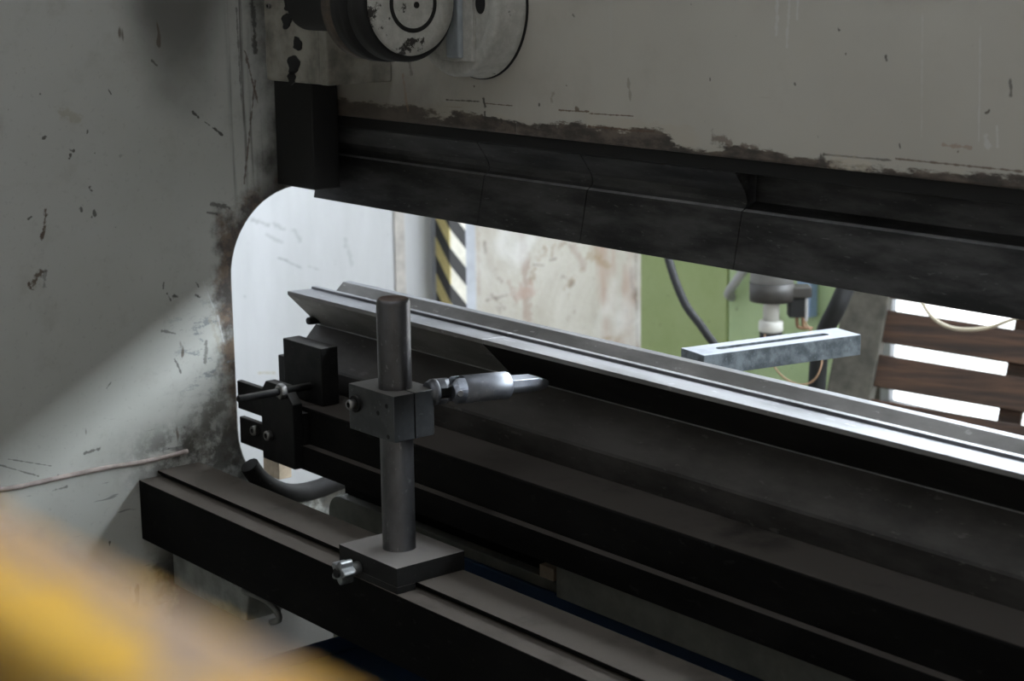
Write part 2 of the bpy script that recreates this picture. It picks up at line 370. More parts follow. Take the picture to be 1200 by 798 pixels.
# ------------------------------------------------------------------ mesh helpers
class MB:
    def __init__(s): s.bm = bmesh.new(); s.mats = []
    def mi(s, mat):
        if mat is None: return 0
        if mat not in s.mats: s.mats.append(mat)
        return s.mats.index(mat)
    def box(s, x0, x1, y0, y1, z0, z1, mat=None):
        v = [s.bm.verts.new((x, y, z)) for x in (x0, x1) for y in (y0, y1) for z in (z0, z1)]
        k = s.mi(mat)
        for f in ((0, 1, 3, 2), (4, 6, 7, 5), (0, 4, 5, 1), (2, 3, 7, 6), (0, 2, 6, 4), (1, 5, 7, 3)):
            s.bm.faces.new([v[i] for i in f]).material_index = k
        return s
    def obox(s, o, u, v, n, lu, lv, ln):
        """box with corner o and edge vectors along u, v, n"""
        o = Vector(o); vs = [s.bm.verts.new(o + u * (a * lu) + v * (b * lv) + n * (c * ln)) for a in (0, 1) for b in (0, 1) for c in (0, 1)]
        for f in ((0, 1, 3, 2), (4, 6, 7, 5), (0, 4, 5, 1), (2, 3, 7, 6), (0, 2, 6, 4), (1, 5, 7, 3)):
            s.bm.faces.new([vs[i] for i in f])
        return s
    def prism(s, pts, axis, a, b, mat=None, mats=None):
        """polygon extruded along axis; pts in the two remaining coordinates in order"""
        def P(p, t):
            return {0: (t, p[0], p[1]), 1: (p[0], t, p[1]), 2: (p[0], p[1], t)}[axis]
        A = [s.bm.verts.new(P(p, a)) for p in pts]; B = [s.bm.verts.new(P(p, b)) for p in pts]
        n = len(pts)
        fs = [s.bm.faces.new(A), s.bm.faces.new(B[::-1])]
        for i in range(n):
            f = s.bm.faces.new((A[i], B[i], B[(i + 1) % n], A[(i + 1) % n]))
            if mats and i in mats: f.material_index = s.mi(mats[i])
        return s
    def lathe(s, o, axis, prof, seg=48, mat=None, arc=None):
        """prof: list of (distance along axis, radius)"""
        o = Vector(o); d = Vector(axis).normalized()
        u = d.orthogonal().normalized(); w = d.cross(u)
        rings = []
        for t, r in prof:
            if r < 1e-6: rings.append([s.bm.verts.new(o + d * t)])
            else: rings.append([s.bm.verts.new(o + d * t + (u * math.cos(2 * PI * i / seg) + w * math.sin(2 * PI * i / seg)) * r) for i in range(seg)])
        k = s.mi(mat)
        for a, b in zip(rings, rings[1:]):
            for i in range(seg):
                j = (i + 1) % seg
                q = [a[i % len(a)]] + ([a[j]] if len(a) > 1 else []) + ([b[j]] if len(b) > 1 else []) + [b[i % len(b)]]
                if len(q) > 2:
                    f = s.bm.faces.new(q); f.smooth = len(q) == 4; f.material_index = k
        return s
    def cyl(s, o, axis, r, l, seg=40, ch=None):
        ch = ch if ch is not None else min(r, l) * .12
        return s.lathe(o, axis, [(0, 0), (0, r - ch), (ch, r), (l - ch, r), (l, r - ch), (l, 0)], seg)
    def tube(s, pts, r, seg=12):
        pts = [Vector(p) for p in pts]
        # Catmull-Rom resample
        q = []
        for i in range(len(pts) - 1):
            p0, p1, p2, p3 = pts[max(i - 1, 0)], pts[i], pts[i + 1], pts[min(i + 2, len(pts) - 1)]
            for k in range(8):
                t = k / 8
                q.append(.5 * ((2 * p1) + (p2 - p0) * t + (2 * p0 - 5 * p1 + 4 * p2 - p3) * t * t + (3 * p1 - p0 - 3 * p2 + p3) * t ** 3))
        q.append(pts[-1])
        up = None; rings = []
        for i, p in enumerate(q):
            d = (q[min(i + 1, len(q) - 1)] - q[max(i - 1, 0)]).normalized()
            if up is None: up = d.orthogonal().normalized()
            up = (up - d * up.dot(d)).normalized(); w = d.cross(up)
            rings.append([s.bm.verts.new(p + (up * math.cos(2 * PI * k / seg) + w * math.sin(2 * PI * k / seg)) * r) for k in range(seg)])
        for a, b in zip(rings, rings[1:]):
            for k in range(seg):
                f = s.bm.faces.new((a[k], a[(k + 1) % seg], b[(k + 1) % seg], b[k])); f.smooth = True
        s.bm.faces.new(rings[0][::-1]); s.bm.faces.new(rings[-1]); return s
    def build(s, name, mat, parent=None, bevel=0, origin=None):
        bmesh.ops.recalc_face_normals(s.bm, faces=s.bm.faces)
        me = bpy.data.meshes.new(name)
        if parent is None:
            cs = [v.co for v in s.bm.verts]
            lo = Vector([min(c[i] for c in cs) for i in range(3)]); hi = Vector([max(c[i] for c in cs) for i in range(3)])
            org = Vector(origin) if origin else Vector(((lo.x + hi.x) / 2, (lo.y + hi.y) / 2, lo.z))
        else:
            p = parent; org = Vector((0, 0, 0))
            while p is not None: org += p.location; p = p.parent
        bmesh.ops.translate(s.bm, verts=s.bm.verts, vec=-org)
        s.bm.to_mesh(me); s.bm.free()
        ms = s.mats if s.mats else [mat]
        for k in ms: me.materials.append(k)
        o = bpy.data.objects.new(name, me); COL.objects.link(o)
        if parent is None: o.location = org
        else: o.parent = parent
        if bevel:
            b = o.modifiers.new('bevel', 'BEVEL'); b.width = bevel; b.segments = 2; b.limit_method = 'ANGLE'; b.angle_limit = math.radians(35)
            b.harden_normals = False
        return o

def tag(o, label, cat, group=None, kind=None):
    o['label'] = label; o['category'] = cat
    if group: o['group'] = group
    if kind: o['kind'] = kind
    return o
def struct(o):
    o['kind'] = 'structure'; return o
def empty(name, loc, label, cat, group=None):
    o = bpy.data.objects.new(name, None); o.location = loc; o.empty_display_size = .05; COL.objects.link(o)
    return tag(o, label, cat, group)
def socket_bolt(name, parent, o, axis, r, l, mat=BOLT):
    b = MB(); b.lathe(o, axis, [(0, 0), (0, r), (l * .85, r), (l, r * .88), (l, r * .55)], 28)
    h = b.build(name, mat, parent)
    p = MB(); p.lathe(o, axis, [(l * .45, 0), (l * .45, r * .56), (l * .99, r * .56)], 6); p.build('socket', HOLE, h)
    return h

# ------------------------------------------------------------------ hall
struct(MB().box(-6, 9, -6, 6.2, -.1, 0).build('floor', CONC))
struct(MB().box(-6, 9, -6, 6.2, 8.5, 8.6).build('ceiling', CEILM))
struct(MB().box(WX - .2, WX, -6, YPL - .002, 0, 8.5).build('wall_left', WHITE))
struct(MB().box(WX - .2, WX + .085, YPL, FY, 0, 8.5).build('wall_left_plaster', PLASTER))
struct(MB().box(8.8, 9, -6, 6.2, 0, 8.5).build('wall_right', DIRTWALL))
# front wall at y = 4.8 with a tall gate opening and a clerestory band
gx0 = on(1045, 405, 1, FY + .12).x; gx1 = 1.4
w = MB()
w.box(WX - .2, gx0, FY + .10, FY + .25, 0, 8.5); pass
w.box(gx1, 9, FY, FY + .25, 0, 3.1); w.box(gx0, gx1, FY, FY + .25, 2.7, 3.1)
w.box(gx0, 9, FY, FY + .25, 6.2, 8.5)
struct(w.build('wall_front', DIRTWALL))
SKYB = emit('daylit_gate_pane', (.93, .97, 1.0), 2.4)
SKYC = emit('daylit_clerestory_pane', (.84, .92, 1.0), 30.0)
FILLR = emit('rear_fill_pane', (1.0, .95, .89), .66)  # added pane for soft ambient light from the rear
FILLF = emit('front_fill_pane', (.95, .97, 1.0), 1.2)  # added pane that brightens the background and die tops
def window(name, x0, x1, z0, z1, y, mat, nx, nz):
    f = MB(); d = .04
    for i in range(nx + 1):
        x = x0 + (x1 - x0) * i / nx; f.box(x - d / 2, x + d / 2, y - .03, y + .03, z0, z1)
    for i in range(nz + 1):
        z = z0 + (z1 - z0) * i / nz; f.box(x0, x1, y - .03, y + .03, z - d / 2, z + d / 2)
    o = struct(f.build(name, GREYP))
    MB().box(x0, x1, y - .005, y + .005, z0, z1).build('pane', mat, o)
    return o
window('window_1', gx0, gx1, .002, 2.7, FY + .12, SKYB, 1, 1)
window('window_2', gx0, 8.8, 3.1, 6.2, FY + .12, SKYC, 8, 3)
# back wall behind the camera, then glowing ceiling panels added as fill
BY = -5.5
struct(MB().box(WX - .2, 9, BY - .2, BY, 0, 8.5).build('wall_back', DIRTWALL))
def fill_panel(name, x0, x1, y0, y1, mat, nx, ny, z=8.46):
    f = MB(); d = .05
    for i in range(nx + 1):
        x = x0 + (x1 - x0) * i / nx; f.box(x - d / 2, x + d / 2, y0, y1, z - .03, z + .03)
    for i in range(ny + 1):
        y = y0 + (y1 - y0) * i / ny; f.box(x0, x1, y - d / 2, y + d / 2, z - .03, z + .03)
    o = struct(f.build(name, GREYP))
    MB().box(x0, x1, y0, y1, z - .005, z + .005).build('pane', mat, o)
fill_panel('fill_light_rear', -1.5, 6, -4.8, -1.2, FILLR, 6, 3)
fill_panel('fill_light_front', -2.7, 2, .9, 3.3, FILLF, 4, 3)

# ------------------------------------------------------------------ press brake: side frame
X0 = -.57
def arc(cy, cz, r, a0, a1, n=14):
    return [(cy + r * math.cos(math.radians(a0 + (a1 - a0) * i / n)), cz + r * math.sin(math.radians(a0 + (a1 - a0) * i / n))) for i in range(n + 1)]
YL, ZT, ZB = .1175, 1.265, .792
pts = [(-1.1, 0.), (.62, 0.), (.62, ZB)]
pts += arc(YL + .12, ZB + .12, .12, 270, 180) + arc(YL + .125, ZT - .125, .125, 180, 90)
pts += [(.62, ZT), (.62, 2.6), (-1.1, 2.6)]
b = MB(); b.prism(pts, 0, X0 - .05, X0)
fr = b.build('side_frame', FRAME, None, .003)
tag(fr, 'big grey painted steel side plate of the press with a rounded throat opening', 'machine frame')
# weld bead along the lower seam
b = MB(); b.tube([(X0 + .001, y, .8945 + .0015 * math.sin(y * 37)) for y in np.linspace(-.95, .03, 16)], .0035, 8)
b.build('weld_bead', plain('pinkish_weld', (.36, .30, .27), .6, 0, .3, 40), fr)
# floor beam joining the frame, below the gauge bar
b = MB()
A = on(207, 655, 0, X0 + .012); B_ = on(292, 694, 1, A.y)
b.prism([(X0, .7785), (B_.x, .7785), (B_.x, B_.z + .004), (B_.x - .012, .70), (X0, .70)], 1, A.y, .055)
b.build('foot_bracket', plain('grey_foot_paint', (.26, .27, .25), .7, 0, .3, 30), fr, .002)

# ------------------------------------------------------------------ ram
RY = .25; RZ = 1.3726
ram = empty('machine_ram', (.5, RY + .04, RZ), 'wide beige painted ram beam hanging over the bending tools', 'press ram')
b = MB(); b.box(-.50, 1.9, RY, RY + .08, RZ, 2.5); b.build('ram_plate', RAM, ram, .003)
b = MB(); b.box(-.57, 1.9, RY + .012, RY + .07, 1.3552, RZ); b.build('tool_clamp_bar', GREASE, ram, .002)
# bolted flange on the ram
def pxm(p, n): return n * float((R.T @ (np.array(p) - CAM))[2]) / -F
fc = on(530, 6, 1, RY - .046)
fz, fx = fc.z, fc.x
fr_ = pxm(fc, 84)
b = MB(); b.lathe((fx, RY, fz), (0, -1, 0), [(0, fr_ * 1.03), (.004, fr_ * 1.04), (.010, fr_ * 1.02), (.011, fr_), (.040, fr_), (.044, fr_ * .97), (.046, fr_ * .94), (.046, fr_ * .80), (.0445, fr_ * .785), (.0445, 0)], 72)
fl = b.build('flange_disc', FLANGE, ram)
b = MB(); b.lathe((fx, RY, fz), (0, -1, 0), [(0, fr_ * 1.055), (.003, fr_ * 1.055), (.003, fr_ * .9)], 72); b.build('dark_seam', GREASE, fl)  # dark outline ring where the flange meets the ram
q0 = on(546, 30, 1, RY - .046); q1 = on(554, 30, 1, RY - .050)
b = MB(); b.box(q0.x - .05, q1.x, RY - .051, RY - .0442, fz - fr_ * .76, fz + fr_ * .76); b.build('face_pad', FLANGE, fl, .0012)
b = MB(); b.box(q0.x - .028, q0.x, RY - .058, RY - .0442, fz - fr_ * .72, fz + fr_ * .7); b.build('flange_web', WEB, fl, .003)
b = MB(); s0 = on(562, 4, 1, RY - .046); b.prism([(s0.x + .009 * math.cos(a), s0.z + .013 * math.sin(a)) for a in np.linspace(0, 2 * PI, 24, endpoint=False)], 1, RY - .0455, RY - .044)
b.build('slot_hole', HOLE, fl)

# guide housing on the frame + hub
gX1 = on(460, 100, 1, RY).x
g = on(386, 104, 0, gX1); gy, gz = g.y, g.z + .004
gX0 = on(312, 100, 1, gy).x
gh = empty('ram_guide', ((gX0 + gX1) / 2, (gy + RY) / 2, gz), 'grease-spotted grey guide housing with a black slide below at the upper left', 'machine guide')
b = MB(); b.box(gX0, gX1 - .02, gy, RY - .001, gz, 2.3); b.build('housing', GUIDE, gh, .004)
b = MB(); b.box(gX1 - .019, gX1, gy - .002, RY - .001, gz, 2.3); b.build('cover_plate', GUIDE, gh, .002)
for px, py, r in ((339, 3, .013), (336, 25, .011), (349, 51, .010), (344, 76, .014), (342, 92, .009)):
    p = on(px, py, 1, gy)
    b = MB(); n = 22; ph = random.random() * 6
    b.prism([(p.x + r * (1 + .22 * math.sin(3 * a + ph) + .12 * math.sin(7 * a)) * math.cos(a), p.z + r * (1.05 + .2 * math.sin(2 * a + ph)) * math.sin(a)) for a in np.linspace(0, 2 * PI, n, endpoint=False)], 1, gy - .0015, gy + .001)
    b.build('grease_blot', GREASE, gh)
p = on(316, 7, 1, gy); socket_bolt('screw', gh, (p.x, gy, p.z), (0, -1, 0), .004, .004)
c = on(399, 220, 0, -.47)
bz, by1 = c.z, min(c.y, .247)
by0 = on(368.5, 221, 0, -.47).y
b = MB(); b.box(X0 + .001, -.47, by0, by1, bz, gz + .03); b.build('slide_block', GREASE, gh, .002)
b = MB(); b.box(X0 + .001, gX0 + .02, by0 + .002, by1, gz - .002, 2.3); b.build('back_rail', GUIDE, gh, .002)

# hub: stepped drum, axis along the machine
hx = gX1
while on(482, 4, 0, hx).y > RY - .125: hx += .004
hc = on(482, 4, 0, hx); hr = pxm(hc, 61)
hub = empty('eccentric_hub', (hx, hc.y, hc.z), 'flaking white round hub on a black greasy drum beside the ram flange', 'machine hub')
dl_ = hx - gX1 - .004
b = MB(); b.lathe((hx - .004, hc.y, hc.z), (-1, 0, 0), [(0, 0), (0, hr * 1.05), (.004, hr * 1.12), (.030, hr * 1.12), (.031, hr * 1.02), (.040, hr * 1.02), (.041, hr * 1.14), (.066, hr * 1.14), (.068, hr * .6), (dl_, hr * .6), (dl_, 0)], 72)
b.build('drum', GREASE, hub)
b = MB(); b.lathe((hx - .072, hc.y, hc.z), (-1, 0, 0), [(0, hr * .7), (0, hr * 1.08), (.003, hr * 1.12), (.020, hr * 1.12), (.022, hr * .7)], 72); b.build('collar', COLLAR, hub)
b = MB(); b.lathe((hx - .006, hc.y, hc.z), (1, 0, 0), [(0, 0), (0, hr * .97), (.004, hr), (.010, hr * .97), (.010, hr * .55), (.0088, hr * .53), (.0088, hr * .50), (.010, hr * .48), (.011, 0)], 72)
fcap = b.build('end_cap', HUB, hub)
b = MB(); b.lathe((hx + .0036, hc.y, hc.z), (1, 0, 0), [(0, hr * .47), (.0009, hr * .475), (.0009, hr * .555), (0, hr * .56)], 64); b.build('grease_ring', GREASE, fcap)
b = MB(); b.cyl((hx + .0040, hc.y + .004, hc.z - .002), (1, 0, 0), .004, .002, 16); b.build('centre_hole', HOLE, fcap)

# ------------------------------------------------------------------ punches
def punch(x0, x1, recess, label):
    dy, dz = .0093, -.0022
    pr = [(.2525, 1.2472), (.2548, 1.2464), (.262, 1.2505), (.292, 1.30), (.300, 1.357)]
    if recess: pr += [(.288, 1.357), (.286, 1.322), (.2700, 1.3150), (.2655, 1.3128)]
    else: pr += [(.2545, 1.357), (.2660, 1.341), (.2725, 1.331), (.2745, 1.3235), (.2735, 1.3185), (.2700, 1.3150), (.2655, 1.3128)]
    b = MB(); b.mi(PUNCH); b.prism([(y + dy, z + dz) for y, z in pr], 0, x0, x1, None, {len(pr) - 2: EDGE})  # ledge face lighter, a highlight put into its colour
    o = b.build('punch_segment', PUNCH, None, .0006)
    return tag(o, label, 'bending punch', 'upper bending punches')
ty = .263; tpx = [560, 680, 860]
xs = [X0 + .001] + [on(px, py, 1, ty).x for px, py in ((560, 264), (680, 284.5), (860, 315))] + [1.8]
G = .0007
punch(xs[0], xs[1] - G, False, 'first steel punch from the left, its end tucked under the black slide')
punch(xs[1] + G, xs[2] - G, False, 'second steel punch from the left, above the bare plaster wall')
punch(xs[2] + G, xs[3] - G, False, 'third steel punch from the left, with a rounded upper corner')
punch(xs[3] + G, xs[4], True, 'longest steel punch running out of the photo on the right')

# ------------------------------------------------------------------ die
def die(x0, x1, label, b2):
    b = MB()
    pr = [(.195, 1.1148), (.2365, 1.1130), (.2372, 1.1166), (.2452, 1.1166), (.268, 1.0935), (.2935, 1.1166), (.306, 1.1166),
          (.306, 1.110), (.2745, 1.0600), (.2440, 1.0600), (.1948, 1.1092)]
    b.prism(pr, 0, x0, x1, None, {7: DIESIDE, 8: DIESIDE, 9: DIESIDE, 10: DIESIDE})
    b.mats = []
    o = b.build('bending_die', DIE, None, .0007)
    o.data.materials.append(b2); o.data.materials.append(DIESIDE)
    for f in o.data.polygons:
        c, n = f.center, f.normal
        f.material_index = 1 if n.z < .85 and not (abs(n.y) > .8 and c.z + o.location.z > 1.113) else 0
        if f.material_index == 1 and (c.y + o.location.y > .2455 and c.z + o.location.z > 1.09 or c.z + o.location.z > 1.1095): f.material_index = 2
    return tag(o, label, 'bending die', 'lower bending dies')
xj = on(565, 399, 1, .195).x
dl = die(-.545, xj - .0004, 'left steel die with the worn grey lip and open pointed end', DIESIDE)
dr = die(xj + .0004, 1.8, 'right steel die with a bright top running out of the photo', TOOL)
b = MB(); k = on(365, 376, 0, -.535); b.lathe((-.535, .222, k.z + .0005), (0, 1, 0), [(0, 0), (0, .005), (.006, .0062), (.02, .0062), (.02, 0)], 20); b.lathe((-.535, .236, k.z), (-.6, -1, 0), [(0, 0), (0, .005), (.012, .005), (.014, 0)], 16)
b.build('locking_screw', BLACK, dl)

# ------------------------------------------------------------------ die holder and bed rails
b = MB(); b.mi(HOLD); b.prism([(.2425, 1.0585), (.2437, 1.0597), (.300, 1.0597), (.300, .98), (.1975, .98), (.1965, 1.0105), (.1985, 1.0138)], 0, -.545, 1.8, None, {0: EDGE})  # front chamfer lighter, a painted edge highlight
o = b.build('die_holder', HOLD)
tag(o, 'sloping brown steel holder block carrying the dies along the bed', 'die holder')
T2, T2Y = .9795, .1215
b = MB(); b.prism([(.30, T2), (T2Y + .0015, T2), (T2Y, T2 - .003), (T2Y, .90), (.30, .90)], 0, -.50, 1.8)
o = b.build('bed_rail', RAIL, None, .001)
tag(o, 'black stepped steel rail under the die holder', 'bed rail')
b = MB(); b.prism([(T2Y - .0005, .9282), (.1085, .9282), (.1082, .8935), (T2Y - .0005, .8935)], 0, -.455, 1.8)
o = b.build('rail_strip', RAIL, None, .0008)
tag(o, 'thin black strip bolted along the face of the black stepped rail', 'rail strip')
bed = empty('machine_bed', (.6, .22, 0), 'grey-green painted bed plate low behind the dusty gauge bar', 'machine bed')
sx = on(652, 690, 1, .15).x
b = MB(); b.box(sx, 1.8, .1495, .26, .832, .8993); b.prism([(-.462, 0), (1.8, 0), (1.8, .8318), (sx, .8318), (sx, .824), (-.432, .824)] + [(-.432 + .03 * math.cos(math.radians(a)), .794 + .03 * math.sin(math.radians(a))) for a in range(100, 181, 10)], 1, .20, .26)
b.build('bed_plate', BEDP, bed, .0015)
b = MB(); b.box(-.44, 1.8, .215, .262, .8245, .8993); b.build('gap_shade_sheet', RAIL, bed, .001)  # black sheet painting the shade in the gap under the rail
# shelf between frame and bed, its right end square
s1 = on(612, 651, 2, .80)
b = MB(); z = .79
e0, e1 = on(613, 651, 2, z), on(386, 612, 2, z)
b.prism([(X0 + .1, .062), (e0.x + .01, .06), (e0.x + .01, .181), (X0 + .2, .181), (X0 + .16, .178), (X0 + .14, .15), (X0 + .135, .11)], 2, z - .02, z)
b.build('bed_shelf', BEDP, bed, .002)
p = on(632, 661, 1, .15); q = on(648, 687, 1, .15)
b = MB(); b.box(p.x, q.x + .001, .15, .199, q.z + .006, p.z + .0005); o = b.build('wood_block', BEIGE, bed, .001)
o['label'] = 'pale wooden block end'

# ------------------------------------------------------------------ back gauge bar
bar = empty('gauge_bar', (.3, 0, .778), 'long dusty black steel bar with a raised track, in front of the bed', 'gauge bar')
b = MB(); b.prism([(-.05, .868), (-.05, .780), (.05, .780), (.05, .868)], 0, X0 + .001, 1.5); b.build('beam', BAR, bar, .001)
b = MB(); b.prism([(-.0195, .8765), (-.0195, .8725), (-.014, .868), (.042, .868), (.049, .8725), (.049, .8765)], 0, X0 + .001, 1.5); b.build('track', BAR, bar, .0006)

# ------------------------------------------------------------------ gauge stop
gs = empty('gauge_stop', (0, 0, .8765), 'upright round steel post with clamp block and silver pointing finger on a square base', 'gauge stop')
b = MB(); b.box(-.057, .063, -.049, .0505, .8768, .9); b.box(-.057, .063, -.049, -.0225, .8685, .8768); b.box(-.057, .063, .0497, .0505, .8685, .8768)
b.build('base_plate', PLATE, gs, .0012)
k = on(412, 667, 1, -.06)
b = MB(); lob = []
for i in range(60):
    a = 2 * PI * i / 60; r = .0125 + .0028 * math.cos(5 * a); lob.append((k.x + r * math.cos(a), k.z + r * math.sin(a)))
b.prism(lob, 1, -.080, -.062); b.lathe((k.x, -.0625, k.z), (0, 1, 0), [(0, 0), (0, .008), (.0135, .008), (.0135, 0)], 24)
kn = b.build('star_knob', metal('worn_knob', (.20, .21, .21), (.34, .35, .35), .35, .8, 40), gs, .0015)
b = MB(); b.lathe((k.x, -.080, k.z), (0, -1, 0), [(0, .006), (.003, .0055), (.0035, 0)], 20); b.build('knob_boss', BLACK, kn)
b = MB(); b.lathe((0, 0, .9), (0, 0, 1), [(0, .0205), (.001, .020), (.14, .020)], 56); b.lathe((0, 0, 1.04), (0, 0, 1), [(0, .020), (.16, .020), (.1635, .019), (.1655, .0165), (.1658, .015), (.1645, 0)], 56)
b.build('post', POST, gs)
# split clamp block
zc0, zc1 = 1.0425, 1.098
b = MB(); ra = .0201
hole = [(ra * math.cos(a), ra * math.sin(a)) for a in np.linspace(math.radians(3), math.radians(357), 40)]
b.prism([(.0385, .0008), (.0385, .027), (.030, .034), (-.030, .034), (-.054, .024), (-.054, -.03), (.0385, -.03), (.0385, -.0008)] + hole[::-1], 2, zc0, zc1)
cb = b.build('clamp_block', CLAMP, gs, .0008)
w0 = on(417, 473, 1, -.03)
b = MB(); b.lathe((w0.x, -.030, w0.z), (0, -1, 0), [(0, .0105), (.002, .0105), (.0025, .010), (.0025, 0)], 32); ws = b.build('washer', BLACK, cb)
socket_bolt('clamp_bolt', cb, (w0.x, -.0325, w0.z), (0, -1, 0), .0062, .0085)
w1 = on(404, 459, 1, -.02); socket_bolt('grub_screw', cb, (-.054, -.014, w1.z + .001), (-1, 0, 0), .0045, .005, CLAMP)
for px, py in ((453, 476), (443, 484), (455, 512)):
    p = on(px, py, 1, -.03); b = MB(); b.cyl((p.x, -.0295, p.z), (0, -1, 0), .0028, .0009, 16); b.build('screw_hole', HOLE, cb)
# jointed finger
fa = math.radians(-9); fd = Vector((math.sin(-fa), math.cos(fa), -.045)).normalized()
fs_ = fd.cross(Vector((0, 0, 1))).normalized(); fu = fs_.cross(fd)
fo = Vector(on(507, 459.5, 1, .034))
def along(t, s=0, u=0): return fo + fd * t + fs_ * s + fu * u
def segprism(b, r, cut, ax_u, sgn, t0, t1, taper=.72):
    """circle segment beyond the chord |u|>cut (ax_u) or |s|>cut, run along the finger"""
    a0_ = math.acos(cut / r); ring = [(r * math.cos(a), r * math.sin(a)) for a in np.linspace(-a0_, a0_, 15)]
    def pt(t, k):
        out = []
        for p_, q_ in ring:
            p_, q_ = p_ * sgn, q_ * k
            out.append(b.bm.verts.new(along(t, q_, p_) if ax_u else along(t, p_, q_)))
        return out
    rs = [pt(t0, taper if sgn and t0 > .02 else 1), pt(t0 + .006, 1), pt(t1 - .007, 1), pt(t1, 1 if t0 > .02 else taper)]
    for a_, c_ in zip(rs, rs[1:]):
        n_ = len(a_)
        for i in range(n_):
            f = b.bm.faces.new((a_[i], a_[(i + 1) % n_], c_[(i + 1) % n_], c_[i]))
    b.bm.faces.new(rs[0]); b.bm.faces.new(rs[-1][::-1])
T0 = -.004
b = MB(); b.lathe(along(T0 - .004), fd, [(0, 0), (0, .012), (.003, .0135), (.006, .0135), (.0065, .0158), (.0115, .0158), (.0115, 0)], 44)
JOINT = metal('dark_joint_steel', (.10, .105, .115), (.20, .205, .22), .42, .85, 40)
yk = b.build('yoke', JOINT, gs)
for sgn in (-1, 1):
    b = MB(); segprism(b, .0158, .0065, True, sgn, T0 + .0077, T0 + .0235, .55); b.build('yoke_cheek', JOINT, yk, .0008)
b = MB(); b.obox(along(T0 + .0115, -.0058, -.0062), fd, fu, fs_, .028, .0124, .0116); b.build('joint_cross', BLACK, gs, .002)
for sgn in (-1, 1):
    b = MB(); segprism(b, .0168, .0062, False, sgn, T0 + .0255, T0 + .0435, .62); b.build('barrel_cheek', FINGER, gs, .0006)
b = MB(); b.cyl(along(T0 + .0325, -.0172, -.001), fs_, .0043, .0344, 24, .0008); b.build('pivot_pin', BOLT, gs)
b = MB(); b.lathe(along(T0 + .043), fd, [(0, 0), (0, .0168), (.0605, .0168), (.0620, .0164), (.0630, .0152), (.0630, 0)], 56)
b.build('finger_barrel', FINGER, gs)
# flat machined tip: round underside, flat cut on top, tapering to the point
b = MB(); rings = []
for t, r, cut, lo in ((.104, .0148, .0085, .0135), (.142, .0146, .0082, .0135), (.155, .0118, .0048, .0110), (.1585, .0105, .003, .0095)):
    t += T0
    ring = []
    for i in range(25):
        a = PI + PI * i / 24
        ring.append(b.bm.verts.new(along(t, r * math.cos(a), lo * math.sin(a) * .8)))
    ring.append(b.bm.verts.new(along(t, r * .95, cut))); ring.append(b.bm.verts.new(along(t, -r * .95, cut)))
    rings.append(ring)
for a_, c_ in zip(rings, rings[1:]):
    n = len(a_)
    for i in range(n): b.bm.faces.new((a_[i], a_[(i + 1) % n], c_[(i + 1) % n], c_[i]))
b.bm.faces.new(rings[0]); b.bm.faces.new(rings[-1][::-1])
b.build('finger_tip', FINGER, gs, .0008)

# ------------------------------------------------------------------ stop block + adjusting bracket at the left end of the rail
b = MB(); b.box(-.474, -.375, .140, .168, T2 + .0005, 1.063)
sb = b.build('stop_block', BLACK, None, .0012)
tag(sb, 'black rectangular steel block standing on the rail left of the gauge post', 'steel block')
b = MB(); p = on(323, 416, 1, .165); b.box(p.x, p.x + .03, .169, .178, T2 + .0005, p.z); o = b.build('backing_plate', BLACK, None, .001)
tag(o, 'small thin black plate behind the left edge of the black steel block', 'steel plate')
ry = on(365, 452, 1, .1395); rx, rz = ry.x, ry.z
# y of a point on the rod seen at a given px: solve numerically
def y_at(px):
    best = None
    for y in np.linspace(-.3, .2, 2001):
        c = R.T @ (np.array([rx, y, rz]) - CAM); u = CX + F * c[0] / -c[2]
        if best is None or abs(u - px) < best[0]: best = (abs(u - px), y)
    return best[1]
yp = y_at(333); ye = y_at(279)
br = empty('adjusting_bracket', (rx, yp, .9), 'black bracket with a sloping top, a long screw through it and two round bolt heads', 'bracket')
def X(px, y, py=480): return on(px, py, 1, y).x
def Z(py, y, px=320): return on(px, py, 1, y).z
pl, pr_ = X(306, yp), X(343, yp)
zt, zb = Z(449, yp), Z(541, yp)
ch = (pr_ - pl) * .3
b = MB(); b.prism([(pl, zb), (pr_, zb), (pr_, zt - ch * .9), (pr_ - ch, zt), (pl + ch * .6, zt), (pl, zt - ch * .7)], 1, yp, yp + .016); b.build('upright_plate', BLACK, br, .0012)
b = MB(); b.box(X(288, yp + .03), pl + .02, yp + .017, yp + .0262, Z(488, yp + .03), Z(455, yp + .03)); b.build('upper_lug', BLACK, br, .0015)
b = MB(); b.box(X(289, yp + .03), pl + .02, yp + .017, yp + .0262, Z(528, yp + .03), Z(497, yp + .03)); b.build('lower_lug', BLACK, br, .0015)
b = MB(); b.box(pl + .01, max(pr_, -.44), yp + .0165, T2Y - .001, .905, T2 - .006); b.build('mounting_arm', BLACK, br, .001)
pb = on(317, 510, 1, yp); socket_bolt('socket_bolt', br, (pb.x, yp, pb.z), (0, -1, 0), .0072, .008)
pb = on(301, 504, 1, yp + .017); socket_bolt('socket_bolt', br, (pb.x, yp + .0168, pb.z), (0, -1, 0), .0072, .008)
b = MB(); b.cyl((rx, ye, rz), (0, 1, 0), .0052, .1395 - ye - .0005, 24, .001)
nt = int((yp - ye) / .002)
rod = b.build('adjusting_screw', BLACK, br)
b = MB(); b.lathe((rx, yp - .0005, rz), (0, -1, 0), [(0, 0), (0, .0115), (.008, .0115), (.0095, .0095), (.0095, 0)], 6); b.build('lock_nut', BOLT, rod, .0008)
# little timber wedge below the bracket
p = on(307, 538, 1, .21); q = on(321, 558, 1, .21)
b = MB(); b.box(p.x, q.x + .012, .212, .235, q.z - .004, p.z + .02); o = b.build('timber_packer', BEIGE, None, .001)
tag(o, 'pale wooden packing piece in the throat below the black bracket', 'packing wood')

